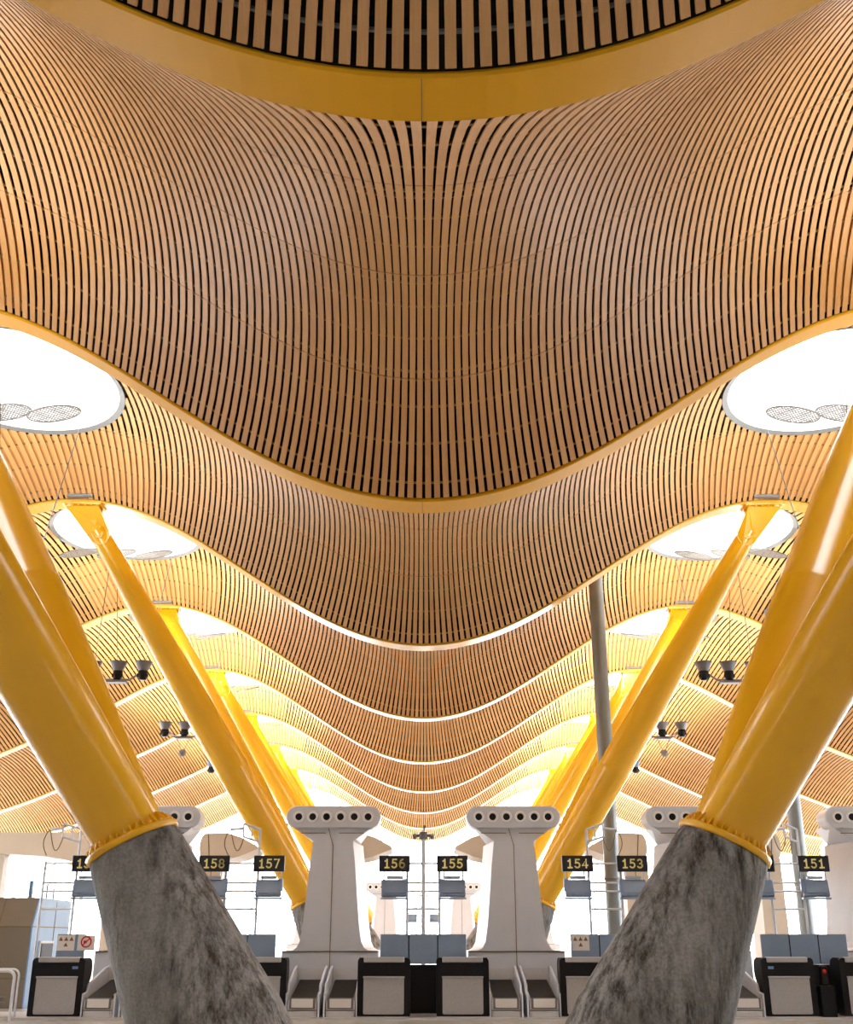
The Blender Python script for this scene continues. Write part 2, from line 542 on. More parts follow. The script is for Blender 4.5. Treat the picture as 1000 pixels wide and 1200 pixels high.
# ------------------------------------------------------------------ uplighters hanging on cables
def uplighter_proto():
    t = empty('uplighter')
    f = MB()
    f.tube([(-.36, 0, -.24), (.36, 0, -.24)], .035, 8)
    f.tube([(-.30, -.1, -.30), (.30, -.1, -.30)], .022, 6); f.tube([(-.30, .1, -.30), (.30, .1, -.30)], .022, 6)
    for s in (-1, 1):
        f.tube([(s * .33, -.06, -.28), (s * .66, -.03, -.04)], .016, 6); f.tube([(s * .33, .06, -.20), (s * .66, .03, .02)], .016, 6)
        f.tube([(s * .45, -.05, -.19), (s * .50, .05, -.08)], .012, 6); f.tube([(s * .56, -.05, -.11), (s * .60, .05, -.01)], .012, 6)
    f.box((0, 0, -.30), (.5, .24, .05))
    f.build('frame', M['greyrail'], t)
    for x in (-.68, 0, .68):
        b = MB(); b.lathe([(.12, 0), (.15, .05), (.225, .23), (.245, .25), (.23, .245), (.135, .06), (.0, .04)], (x, 0, .0), 20)
        bo = b.build('lamp_bowl', M['silver'], t)
        h = MB(); h.lathe([(0, -.24), (.09, -.24), (.12, -.18), (.13, -.05), (.13, .0), (0, .0)], (x, 0, 0), 14)
        h.box((x - .10, -.02, -.13), (.09, .10, .10), bev=.01); h.box((x + .10, -.02, -.13), (.09, .10, .10), bev=.01)
        h.build('lamp_housing', M['black'], bo)
        l = MB(); l.lathe([(0, .075), (.11, .07)], (x, 0, 0), 16); l.build('lens', M['lamp'], bo)
    c = MB()
    c.tube([(-.68, .08, .18), (-.75, .9, 4.4)], .011, 5, cap=False)
    wc = MB(); wc.tube([(.68, .08, .18), (1.1, .9, 4.4)], .010, 5, cap=False); wc.build('cable', M['rim'], t)
    c.tube([(0, -.06, -.1), (-.15, -1.2, 4.4)], .009, 5, cap=False)
    c.build('cable', M['cable'], t)
    return t
up = uplighter_proto(); first = True
UPW = {-1: 120, 0: 450, 1: 600, 2: 950, 3: 1600, 4: 2000, 5: 2500, 6: 3000, 7: 3200}
for k in range(-1, 8):
    yc = (far(k) + near(k + 1)) / 2
    for s in (-1, 1):
        o = up if first else copy_tree(up)
        first = False
        o.location = (s * 8.28, yc, EYE + 6.78)
        if s > 0: o.scale = (-1, 1, 1)
        nm = ('behind the viewer, %s' % ('hindmost' if k == -2 else 'nearest')) if k < 0 else 'under the skylight of the %s bay' % BAYNAME[k]
        tag(o, 'silver three-bowl uplighter on cables %s, %s row' % (nm, side(s)), 'light', 'hanging three-bowl uplighters')
        ld = bpy.data.lights.new('uplight', 'SPOT'); ld.energy = UPW[k]; ld.color = (1, .92, .78)
        ld.spot_size = radians(165); ld.spot_blend = .6; ld.shadow_soft_size = .25
        lo = bpy.data.objects.new('uplight', ld); COL.objects.link(lo)
        lo.location = (s * 8.28, yc, EYE + 7.08); lo.rotation_euler = (pi, 0, 0)

for s in (-1, 1):
    yb = (far(3) + near(4)) / 2
    t = empty('pendant_speaker', (s * 8.30, yb, EYE + 5.98))
    b = MB(); b.lathe([(.125 * cos(radians(a)), .125 * sin(radians(a))) for a in range(-90, 91, 15)], (0, 0, 0), 16); b.build('ball', M['silver'], t)
    c = MB()
    for q in (-1, 1): c.tube([(q * .05, 0, .10), (q * .22, 0, .53)], .010, 5)
    c.build('wire', M['cable'], t)
    tag(t, 'small grey ball hanging under the three-bowl uplighter of the fourth bay, %s row' % side(s), 'speaker', 'small hanging balls')

# ------------------------------------------------------------------ forked yellow pylons on concrete feet
def pylon(xr, yc, s, lab):
    t = empty('forked_pylon', (0, 0, 0))
    ring = V(xr, yc, EYE + .87)
    foot = V(xr - s * (.51 * (EYE + .87)) , yc, 0)
    ax = (ring - foot).normalized()
    # concrete foot
    mb = MB(); n = 40; vs = []; fs = []
    prof = [(0.0, .775), (.25, .735), (.55, .622), (.85, .515), (.96, .475), (.985, .464), (1.0, .45)]
    for q, r in prof:
        c = foot.lerp(ring, q)
        u = ax.cross(V(0, 1, 0)).normalized(); w = V(0, 1, 0)
        for i in range(n):
            a = 2 * pi * i / n; p = c + (u * cos(a) + w * sin(a)) * r
            if q == 0: p = p - ax * (p.z / ax.z)
            vs.append(p)
    for j in range(len(prof) - 1):
        for i in range(n): fs.append((j*n + i, j*n + (i+1) % n, (j+1)*n + (i+1) % n, (j+1)*n + i))
    mb.add(vs, fs, True); mb.add(vs[-n:], [tuple(range(n))])
    mb.build('concrete_base', M['concrete'], t)['label'] = 'stained grey concrete foot'
    # flange with bolts and gussets
    fl = MB(); fl.lathe([(0, 0), (.465, 0), (.478, .012), (.478, .055), (.465, .07), (0, .07)], ring, 40, ax)
    fo = fl.build('flange', M['yellow'], t)
    u = ax.orthogonal().normalized(); w = ax.cross(u)
    for i in range(20 if yc < 40 else 0):
        a = 2 * pi * i / 20; d = u * cos(a) + w * sin(a)
        b = MB(); b.lathe([(.026, .06), (.026, .10), (.014, .105), (.014, .13), (0, .13)], ring + d * .43, 6, ax, smooth=False)
        b.build('bolt', M['yellow'], fo)
        a = 2 * pi * (i + .5) / 20; d = u * cos(a) + w * sin(a); e = ax.cross(d); g = MB()
        c = ring + ax * .07
        pts = [c + d * .345, c + d * .455, c + d * .39 + ax * .11, c + d * .345 + ax * .14]
        g.add([p + e * .008 for p in pts] + [p - e * .008 for p in pts],
              [(0, 1, 2, 3), (7, 6, 5, 4), (0, 4, 5, 1), (1, 5, 6, 2), (2, 6, 7, 3), (3, 7, 4, 0)])
        g.build('gusset', M['yellow'], fo)
    # two struts
    for dy in (-1, 1):
        xt = s * 8.25 if not (yc < 15 and dy > 0) else (-8.5 if s < 0 else 8.05); kb = yc + dy * (BAY / 2)
        top = V(xt, kb, wave(xt) - .06)
        d = (top - ring).normalized(); Ls = (top - ring).length
        mb = MB()
        P = [(0.0, .355), (.06, .365), (.20, .39), (.34, .40), (.342, .404), (.348, .404), (.35, .398), (.5, .375), (.7, .315), (.85, .262), (.945, .225)]
        a0 = ring + ax * .05
        pts = []
        for q, r in P:
            c = a0.lerp(top, q)
            pts.append(c)
        mb.tube(pts, [r for q, r in P], 36)
        so = mb.build('strut', M['yellow'], t)
        j = MB()
        # head fitting: two cheek plates with a pin, under a bolted plate
        pc = ring.lerp(top, .925)
        yv = V(0, 1, 0); hd = V(d.x, 0, d.z).normalized(); hx = V(hd.z, 0, -hd.x)
        for e in (-.13, .13):
            prof = [(.24 * cos(a), .24 * sin(a)) for a in [pi + pi * i / 12 for i in range(13)]]
            cc = pc + yv * e
            up_ = top - pc
            vs = [cc + hx * p[0] + hd * p[1] for p in prof] + [top + yv * e + V(.40, 0, -.03), top + yv * e + V(-.40, 0, -.03)]
            if True:
                nn = len(vs)
                A = [v - yv * .03 for v in vs]; B = [v + yv * .03 for v in vs]
                j.add(A + B, [tuple(range(nn)), tuple(range(2 * nn - 1, nn - 1, -1))] + [(i, (i + 1) % nn, nn + (i + 1) % nn, nn + i) for i in range(nn)])
        j.tube([pc - yv * .24, pc + yv * .24], .10, 18)
        m = slope(xt); R = Matrix.Rotation(-math.atan(m), 3, 'Y')
        j.box(top + V(0, 0, .025), (.95, .50, .07), R)
        for i in range(6):
            for e in (-.19, .19):
                p = top + V(-.38 + .152 * i, e, 0); j.lathe([(.03, -.045), (.03, .0)], p, 6); j.add([p + V(.03*cos(a), .03*sin(a), -.045) for a in (0,1.05,2.1,3.14,4.19,5.24)], [(0,1,2,3,4,5)])
        j.build('head_fitting', M['yellow'], so)
    tag(t, lab, 'column', 'forked yellow pylons', 'thing')
    return t
POS = ['nearest', 'second', 'third', 'fourth']
for i in range(4):
    yc = (near(2 * i) + far(2 * i + 1)) / 2
    for s in (-1, 1):
        xr = s * 2.90
        if i == 0: xr = -2.91 if s < 0 else 3.02
        d = {0: 'huge forked yellow column on stained concrete foot, nearest of the %s row' % side(s)}.get(
            i, 'forked yellow column on concrete foot, %s of the %s row counting back' % (POS[i], side(s)))
        pylon(xr, yc, s, d)

# ------------------------------------------------------------------ check-in row
YD, YT = 23.5, 25.3        # desk front, tower front
def desk_proto():
    t = empty('check_in_desk')
    w, h, dp_ = 1.03, 1.11, .62
    b = MB()
    r = .07
    def rr(x0, x1, z0, z1, r):
        pts = []
        for cx, cz, a0 in ((x1 - r, z0 + .02, -90), (x1 - r, z1 - r, 0), (x0 + r, z1 - r, 90), (x0 + r, z0 + .02, 180)):
            rad = r if cz > .5 else .02
            cx2 = cx if cz > .5 else (x1 - .02 if cx > (x0 + x1) / 2 else x0 + .02)
            for i in range(6):
                a = radians(a0 + 18 * i); pts.append((cx2 + rad * cos(a), cz + rad * sin(a)))
        return pts
    b.prism(rr(-w/2, w/2, .06, h, r), (0, 0, 0), (1, 0, 0), (0, 0, 1), (0, 1, 0), .14)
    # side cheek: deeper at the top with a rounded belly
    for s in (-1, 1):
        x = s * (w / 2 - .06)
        prof = [(.1, .06), (.42, .06), (.44, .55), (.52, .66), (.60, .74), (.64, .84), (.63, .98), (.56, 1.07), (.4, h), (.1, h)]
        b.prism(prof, (x - .04, 0, 0), (0, 1, 0), (0, 0, 1), (1, 0, 0), .08)
    b.box((0, .30, h - .10), (w - .1, .5, .06))
    b.box((0, .40, .5), (w - .1, .04, .9))
    b.build('body', M['black'], t)
    q = MB(); q.box((0, .05, h - .035), (.80, .16, .10), bev=.015); q.build('top_bar', M['bar'], t)
    p = MB()
    pr = [(-.39, .115)]
    pr = []
    for cx, cz, a0 in ((.35, .14, -90), (-.35, .14, 180)):
        pass
    pr = [(.395, .74)] + [(-.395, .74)] + [(-.365 + .03 * cos(radians(a)), .125 + .03 * sin(radians(a))) for a in (180, 210, 240, 270)] + [(.365 + .03 * cos(radians(a)), .125 + .03 * sin(radians(a))) for a in (270, 300, 330, 360)]
    p.prism(pr, (0, -.018, 0), (1, 0, 0), (0, 0, 1), (0, 1, 0), .03)
    p.build('front_panel', M['panel'], t)
    l = MB(); l.box((0, -.02, .758), (.81, .05, .035), bev=.008); l.build('ledge', M['bar'], t)
    k = MB(); k.box((0, .26, .03), (w - .02, .5, .06)); k.build('plinth', M['lgrey'], t)
    return t
desk = desk_proto(); first = True
def sticker(parent, x, z, y=-.003):
    q = MB(); q.box((x, y, z), (.11, .006, .05)); q.build('label_plate', M['lblue'], parent)
DESKS = [(0, -1, 'black check-in desk under sign 156'), (0, 1, 'black check-in desk under sign 155'),
         (-2, -1, 'black check-in desk below sign 158 behind the left concrete foot'), (-2, 1, 'black check-in desk half hidden right of the left concrete foot, below sign 157'),
         (2, -1, 'black check-in desk beside the right concrete foot, below sign 154'), (2, 1, 'black check-in desk hidden behind the right concrete foot, below sign 153'),
         (-4, 1, 'black check-in desk by the tubular rail in front of the beige booth'),
         (4, -1, 'black check-in desk right of the right concrete foot, with a blue label'), (4, 1, 'black check-in desk cut off by the right edge, under sign 151')]
for n, s, lab in DESKS:
    o = desk if first else copy_tree(desk); first = False
    o.location = (n * HP + s * .77, YD, 0)
    tag(o, lab, 'desk', 'black check-in desks')
    DL = o
    if n in (-4, 4) and (n, s) != (4, 1): sticker(o, .33 if n < 0 else -.33, .93)

# baggage conveyors
def conveyor_proto():
    t = empty('baggage_conveyor')
    w = .66
    b = MB()
    b.prism([(0, .04), (1.75, .04), (1.75, .62), (0, .34)], (-w/2 + .05, 0, 0), (0, 1, 0), (0, 0, 1), (1, 0, 0), w - .1)
    b.box((0, .1, .02), (w - .04, .2, .04)); 
    b.build('body', M['lgrey'], t)
    q = MB(); vs = []; n = 30
    a, e = V(0, .03, .365), V(0, 1.72, .645)
    q.prism([(0, 0), (1.70, .28), (1.70, .315), (0, .035)], (-w/2 + .09, .03, .345), (0, 1, 0), (0, 0, 1), (1, 0, 0), w - .18)
    for i in range(n):
        c = a.lerp(e, (i + .5) / n); q.box(c + V(0, 0, .012), (w - .2, .018, .014), Matrix.Rotation(math.atan(.28/1.7), 3, 'X'))
    q.build('belt', M['belt'], t)
    g = MB()
    for s in (-1, 1):
        g.prism([(0, .03), (1.78, .03), (1.78, .90), (1.55, .89), (.35, .60), (.30, .46), (0, .43)], (s * (w/2 - .015) - .015, -.02, 0), (0, 1, 0), (0, 0, 1), (1, 0, 0), .03)
    g.build('side_guard', M['steel'], t)
    h = MB()
    for s in (-1, 1):
        h.tube([(s * (w/2 - .015), -.02, .44), (s * (w/2 - .015), .28, .47), (s * (w/2 - .015), .34, .61), (s * (w/2 - .015), 1.5, .89), (s * (w/2 - .015), 1.74, .91)], .026, 8)
    h.build('handrail', M['steel'], t)
    p = MB(); p.box((0, -.012, .29), (.42, .03, .16), bev=.006); p.build('front_plate', M['plate'], t)
    f = MB(); f.box((0, -.005, .29), (.50, .02, .20)); f.box((0, -.004, .165), (.56, .02, .02)); f.build('front_recess', M['greyrail'], t)
    k = MB(); k.box((0, -.012, .09), (.5, .025, .11), bev=.012); k.build('kick_plate', M['lgrey'], t)
    k = MB(); k.box((0, 1.735, .76), (w - .06, .03, .24)); k.build('back_board', M['lgrey'], t)
    return t
conv = conveyor_proto(); first = True
TW = {-5: 'behind the tubular rail', -3: 'beside the left concrete foot', -1: 'under the white tower left of sign 156', 1: 'under the white tower right of sign 155',
      3: 'beside the right concrete foot', 5: 'by the last tower on the right'}
for n in (-3, -1, 1, 3, 5):
    for s in (-1, 1):
        o = conv if first else copy_tree(conv); first = False
        o.location = (n * HP + s * .37, YD + .03, 0)
        tag(o, 'short baggage conveyor %s, %s of two' % (TW[n], side(s)), 'conveyor', 'baggage conveyors')

# white nozzle towers
def stadium(w, h, n=10):
    r = h / 2; pts = []
    for i in range(n + 1):
        a = -pi/2 + pi * i / n; pts.append((w/2 - r + r * cos(a), r * sin(a)))
    for i in range(n + 1):
        a = pi/2 + pi * i / n; pts.append((-w/2 + r + r * cos(a), r * sin(a)))
    return pts
HT = 4.20
def outline(wa, flare):
    """right half of a tower body from the base up: (x, z)"""
    B = [(1.03, 1.22), (.80, 1.23), (.72, 1.28), (.655, 1.40), (.60, 1.75), (.545, 2.35), (.49, 3.0), (.445, 3.36), (.44, 3.46)]
    B = [(a + wa if i > 0 else a, z) for i, (a, z) in enumerate(B)]
    B += [(.44 + wa + .06, 3.50), (.93, 3.80), (.90, 3.84)]
    return B
def tower(name, material, front=True, nozzles=True, depth=1.5):
    t = empty(name)
    b = MB()
    A = outline(0, 0); C = outline(.15, 0)
    fa = [(x, z) for x, z in A] + [(-x, z) for x, z in reversed(A)]
    fc = [(x, z) for x, z in C] + [(-x, z) for x, z in reversed(C)]
    fc = [(x * (1 if z < 3.5 else .80), z) for x, z in fc]
    b.prism(fa, (0, 0, 0), (1, 0, 0), (0, 0, 1), (0, 1, 0), depth, fc)
    b.build('body', material, t)
    p = MB(); p.box((0, .76, .61), (2.06, 1.5, 1.22), bev=.02); p.build('pedestal', material, t)
    h = MB(); pr = stadium(2.08, .47, 12)
    rim = [(x * .985, z * .94) for x, z in pr]
    h.prism(rim, (0, -.10, HT - .235), (1, 0, 0), (0, 0, 1), (0, 1, 0), .03, pr)
    h.prism(pr, (0, -.07, HT - .235), (1, 0, 0), (0, 0, 1), (0, 1, 0), .62, [(x * .985, z * .96) for x, z in pr])
    h.build('head', material, t)
    s = MB(); s.box((0, -.003, 1.205), (2.05, .012, .018)); s.box((.0, -.003, .98), (.016, .012, .45)); s.box((0, -.003, 2.3), (.014, .012, 2.18))
    s.box((-.06, -.003, 3.57), (.014, .012, .42), Matrix.Rotation(radians(-16), 3, 'Y'))
    for q in (-1, 1): s.box((q * .42 - .02, -.004, 3.63), (.56, .012, .016))
    s.build('joint_line', M['gold'], t)
    if nozzles:
        for i in range(6):
            x = (i - 2.5) * .305
            c = (x, -.10, HT - .235)
            r = MB(); r.lathe([(.125, 0), (.125, .012), (.115, .02), (.078, .02), (.070, -.01)], c, 24, (0, -1, 0))
            ro = r.build('air_nozzle', M['white'], t)
            k = MB(); k.lathe([(0, .013), (.074, .013)], c, 20, (0, -1, 0)); k.build('nozzle_opening', M['hole'], ro)
    return t
tw = tower('air_tower', M['tower'], True, True); first = True
TL = {-3: 'white T-shaped air tower rising behind the left concrete foot', -1: 'white T-shaped air tower left of signs 156 and 155, in front row',
      1: 'white T-shaped air tower right of signs 156 and 155, in front row', 3: 'white T-shaped air tower rising behind the right concrete foot', 5: 'white T-shaped air tower cut off by the right edge'}
for n in (-3, -1, 1, 3, 5):
    o = tw if first else copy_tree(tw); first = False
    o.location = (n * HP, YT, 0)
    tag(o, TL[n], 'air tower', 'T-shaped air towers of the front row')
def rear_tower(n):
    """seen from behind: a stem on the outer side and a wing reaching inwards"""
    sg = 1 if n > 0 else -1
    t = empty('air_tower', (n * HP, 34.5, 0))
    b = MB(); b.prism([(sg * x, z) for x, z in ((.02, 0), (.78, 0), (.72, 3.7), (.08, 3.7))][::sg], (0, 0, 0), (1, 0, 0), (0, 0, 1), (0, 1, 0), 1.2)
    b.build('stem', M['towerwarm'], t)
    pr = [(.72 * cos(a) * .25 + .50, 4.0 + .38 * sin(a)) for a in [radians(q) for q in range(-90, 91, 15)]] + [(-.1, 4.40), (-.55, 4.27), (-1.0, 4.03), (-1.06, 3.97), (-1.0, 3.92), (-.5, 3.72), (0, 3.62)]
    h = MB(); h.prism([(sg * x, z) for x, z in pr][::sg], (0, -.35, 0), (1, 0, 0), (0, 0, 1), (0, 1, 0), 1.9)
    h.build('wing', M['towerwarm'], t, bevel=.04)
    l = MB(); l.box((sg * .40, -.352, 4.0), (.03, .012, .70), Matrix.Rotation(sg * .1, 3, 'Y')); l.box((sg * .35, -.004, 1.9), (.02, .012, 3.5)); l.build('joint_line', M['gold'], t)
    tag(t, 'wing-topped air tower coloured warm-lit beige behind the front row, %s of five from the left' % {-3: 'first', -1: 'second', 1: 'third', 3: 'fourth', 5: 'last'}[n], 'air tower', 'air towers seen from behind')
for n in (-3, -1, 1, 3, 5): rear_tower(n)
for n in (-3, -1, 1, 3):
    o = copy_tree(tw); o.location = (n * HP, 60.5, 0)
    tag(o, 'distant white air tower against the bright far window, %s of four from the left' % ['first', 'second', 'third', 'last'][(n + 3) // 2], 'air tower', 'distant air towers')

# low screens behind the desks
def screen_thing(x, lab, cols=(-1, 0, 1)):
    t = empty('low_partition', (x, 24.75, 0))
    for i in cols:
        p = MB(); p.box((i * .60, 0, 1.26), (.585, .05, .58), bev=.008); p.build('panel', M['screen'], t)
    f = MB(); a = min(cols) * .6 - .30; e = max(cols) * .6 + .30
    f.box(((a + e) / 2, 0, .48), (e - a, .06, .96))
    for q in (-.30, .30):
        if a < q < e: f.box((q, .0, 1.26), (.016, .055, .56))
    f.build('recess_dark_board', M['black'], t)  # black board stands for the dark recess below the panels
    tag(t, lab, 'partition', 'low blue-grey partitions')
    return t
screen_thing(0, 'low blue-grey partition behind the desks of signs 156 and 155')
screen_thing(-2 * HP, 'low blue-grey partition behind the desks of signs 158 and 157')
screen_thing(2 * HP, 'low blue-grey partition behind the desks of signs 154 and 153, with a warning notice')
screen_thing(4 * HP, 'low blue-grey partition between the right concrete foot and the right-hand tower')
screen_thing(-4 * HP, 'low blue-grey partition beside the beige booth, carrying two notices', (1,))

def notice(x, z, kind, lab, y=24.7205):
    t = empty('warning_notice', (x, y, z))
    p = MB(); p.box((0, 0, 0), (.36, .008, .30)); p.build('sheet', M['poster'], t)
    q = MB()
    if kind == 'tri':
        for dx, dz in ((-.11, .07), (0, .07), (.11, .07), (0, -.04)):
            q.add([(dx - .045, -.006, dz - .03), (dx + .045, -.006, dz - .03), (dx, -.006, dz + .05)], [(0, 1, 2)])
    else:
        q.lathe([(.085, .006), (.115, .006)], (0, 0, .02), 24, (0, -1, 0)); q.box((0, -.006, .02), (.025, .004, .2), Matrix.Rotation(.8, 3, 'Y'))
        q.box((-.02, -.006, .02), (.07, .004, .05))
    q.build('symbol', M['tri'] if kind == 'tri' else M['red'], t)
    tag(t, lab, 'notice')
notice(3.27, 1.38, 'tri', 'white notice with four dark triangles on the partition below sign 154')
notice(-7.42, 1.38, 'tri', 'white notice with four dark triangles beside the beige booth')
notice(-7.0, 1.38, 'round', 'white notice with a round red prohibition symbol by the left concrete foot')

# ------------------------------------------------------------------ sign stands
def arc(cx, cy, rx, ry, a0, a1, n=10):
    return [(cx + rx * cos(radians(a0 + (a1 - a0) * i / n)), cy + ry * sin(radians(a0 + (a1 - a0) * i / n))) for i in range(n + 1)]
DIG = {'1': [[(.12, .80), (.32, 1.0), (.32, 0)], [(.10, 0), (.54, 0)]],
       '2': [arc(.30, .73, .26, .27, 165, -35) + [(.04, 0), (.58, 0)]],
       '3': [arc(.28, .745, .24, .255, 150, -90), arc(.28, .255, .28, .255, 90, -150)],
       '4': [[(.44, 0), (.44, 1.0), (.02, .28), (.60, .28)]],
       '5': [[(.52, 1.0), (.12, 1.0), (.09, .56)] + arc(.27, .31, .29, .31, 120, -145)],
       '6': [arc(.31, .30, .27, .30, 0, 360, 18), [(.05, .34)] + arc(.42, .40, .38, .60, 170, 95, 6)],
       '7': [[(.04, 1.0), (.56, 1.0), (.24, 0)]],
       '8': [arc(.30, .76, .22, .24, 0, 360, 16), arc(.30, .26, .27, .26, 0, 360, 16)],
       '9': [arc(.31, .70, .27, .30, 0, 360, 18), [(.57, .66)] + arc(.20, .60, .38, .60, -10, -85, 6)]}
def text(s, loc, size, parent, material):
    mb = MB(); adv = .165; w0 = len(s) * adv
    for i, ch in enumerate(s):
        for pl in DIG[ch]:
            P = [((-w0 / 2 + adv * i + p[0] * .185 + .026), 0, (p[1] - .5) * size) for p in pl]
            mb.tube(P, .0185, 6, smooth=False)
            for p in P: mb.lathe([(0, .0184), (.0185, .0184), (.0185, -.0184)], p, 8, (0, -1, 0), smooth=False)
    mb.v = [(x, y * .25, z) for x, y, z in mb.v]
    o = mb.build('lettering', material, parent); o.location = loc
    return o
YS = 25.45
def sign(x, num, lab, y=YS):
    t = empty('number_sign', (x, y - .10, 2.99))
    b = MB(); b.box((0, 0, 0), (.67, .07, .335), bev=.008); b.build('board', M['signblk'], t)
    text(num, (0, -.040, 0), .17, t, M['signtxt'])
    tag(t, lab, 'sign', 'numbered check-in signs')
def monitor(x, lab, y=YS, mirror=1):
    t = empty('counter_monitor', (x, y - .06, 2.50))
    c = MB(); R = Matrix.Rotation(radians(-12), 3, 'X')
    c.box((0, 0, -.02), (.56, .09, .36), R, bev=.02); c.build('case', M['monitor'], t)
    d = MB(); d.box((0, -.045, -.005), (.46, .02, .22), R); d.build('inset', M['screen'], t)
    k = MB(); k.box((.0, .02, -.225), (.60, .16, .04)); k.box((.25 * mirror, .06, .05), (.10, .09, .26)); k.build('bracket', M['bluesteel'], t)
    l = MB(); l.box((0, -.01, .20), (.34, .12, .06), bev=.01); l.build('hood', M['bluesteel'], t)
    tag(t, lab, 'monitor', 'monitors under the number signs')
def stand(x, lab, sides=(-1, 1), mast=False, y=YS, bracket=0):
    t = empty('sign_stand', (x, y, 0))
    for s in ((-1, 1)):
        p = MB(); p.tube([(s * .35, 0, 0), (s * .35, 0, 3.05 if mast else (3.72 if s == bracket else 3.05))], .028, 8); p.build('post', M['steel'], t)
    r = MB(); e0 = -.70 if -1 in sides else -.35; e1 = .70 if 1 in sides else .35
    for z in (3.0, 2.60, 2.42): r.tube([(e0, .03, z), (e1, .03, z)], .022, 6)
    r.tube([(-.35, .03, 2.06), (.35, .03, 2.06)], .022, 6)
    for s in sides:
        for q in (.36, .86): r.tube([(s * q if q > .5 else s * .45, 0, 2.35), (s * q if q > .5 else s * .45, 0, 2.9)], .016, 6)
    r.build('crossbar', M['steel'], t)
    if mast:
        m = MB(); m.tube([(0, -.05, 0), (0, -.05, 3.70)], .045, 10); m.build('mast', M['steel'], t)
        c = MB(); c.tube([(-.19, -.05, 3.58), (.19, -.05, 3.58)], .03, 8); c.box((0, -.05, 3.58), (.16, .12, .16), bev=.02)
        for s in (-1, 1): c.lathe([(0, -.06), (.045, -.05), (.05, .04), (0, .05)], (s * .19, -.05, 3.57), 10)
        c.tube([(0, -.05, 3.66), (.03, -.05, 3.80)], .022, 8)
        c.build('mast_head', M['greyrail'], t)
        k = MB(); k.box((0, -.03, .1), (.5, .3, .2)); k.box((0, -.06, 1.12), (.62, .04, .05)); k.build('base', M['lgrey'], t)
    elif bracket:
        b = MB(); bx = .35 * bracket
        for z in (3.72, 3.45): b.tube([(bx, 0, z), (bx - .34 * bracket, -.2, z + .10), ], .024, 6)
        b.tube([(bx - .34 * bracket, -.2, 3.55), (bx - .34 * bracket, -.2, 3.82)], .024, 6)
        b.tube([(bx - .17 * bracket, -.1, 3.50), (bx - .17 * bracket, -.1, 3.77)], .018, 6)
        b.tube([(bx - .34 * bracket, -.2, 3.72), (bx - .62 * bracket, -.2, 3.70)], .03, 6)
        b.build('bracket', M['steel'], t)
        w = MB(); ex = bx - .62 * bracket
        w.tube([(ex, -.2, 3.70)] + [(ex - bracket * (.02 + .10 * sin(pi * i / 8)), -.2, 3.70 - .55 * i / 8) for i in range(1, 9)], .011, 5)
        w.tube([(ex, -.2, 3.70)] + [(ex + bracket * (.30 * i / 8), -.2, 3.70 - .45 * sin(pi * i / 9)) for i in range(1, 9)], .011, 5)
        w.build('cable_loop', M['gold'], t)
    tag(t, lab, 'stand', 'sign stands')
stand(0, 'tall central sign stand with mast, carrying signs 156 and 155', mast=True)
stand(-2 * HP, 'steel sign stand carrying signs 158 and 157', bracket=1)
stand(2 * HP, 'steel sign stand carrying signs 154 and 153', bracket=-1)
stand(4 * HP, 'steel sign stand carrying signs 152 and 151', bracket=1)
stand(-4 * HP, 'steel sign stand carrying sign 159 by the beige booth', sides=(1,), bracket=1)
for x, num, lab in ((-.63, '156', 'blue-black number sign reading 156'), (.63, '155', 'blue-black number sign reading 155'),
                    (-2*HP - .60, '158', 'black number sign reading 158'), (-2*HP + .60, '157', 'black number sign reading 157'),
                    (2*HP - .60, '154', 'black number sign reading 154'), (2*HP + .60, '153', 'black number sign reading 153'),
                    (4*HP - .60, '152', 'black number sign half hidden by the right column, ending in 2'), (4*HP + .60, '151', 'black number sign reading 151'),
                    (-4*HP + .60, '159', 'black number sign half hidden by the left column, beginning with 15')):
    sign(x, num, lab); monitor(x, 'grey-blue monitor below number sign %s' % num, mirror=1 if x < 0 else -1)
for j, (x, w_) in enumerate(((0, 'middle'), (-4, 'left'), (4, 'right'))):
    stand(x, 'distant sign stand against the bright far window, %s of three' % w_, y=61.5, mast=(j == 0))
    for s in (-1, 1):
        monitor(x + s * .62, 'distant monitor on the %s far sign stand, %s side' % (w_, side(s)), y=61.5)

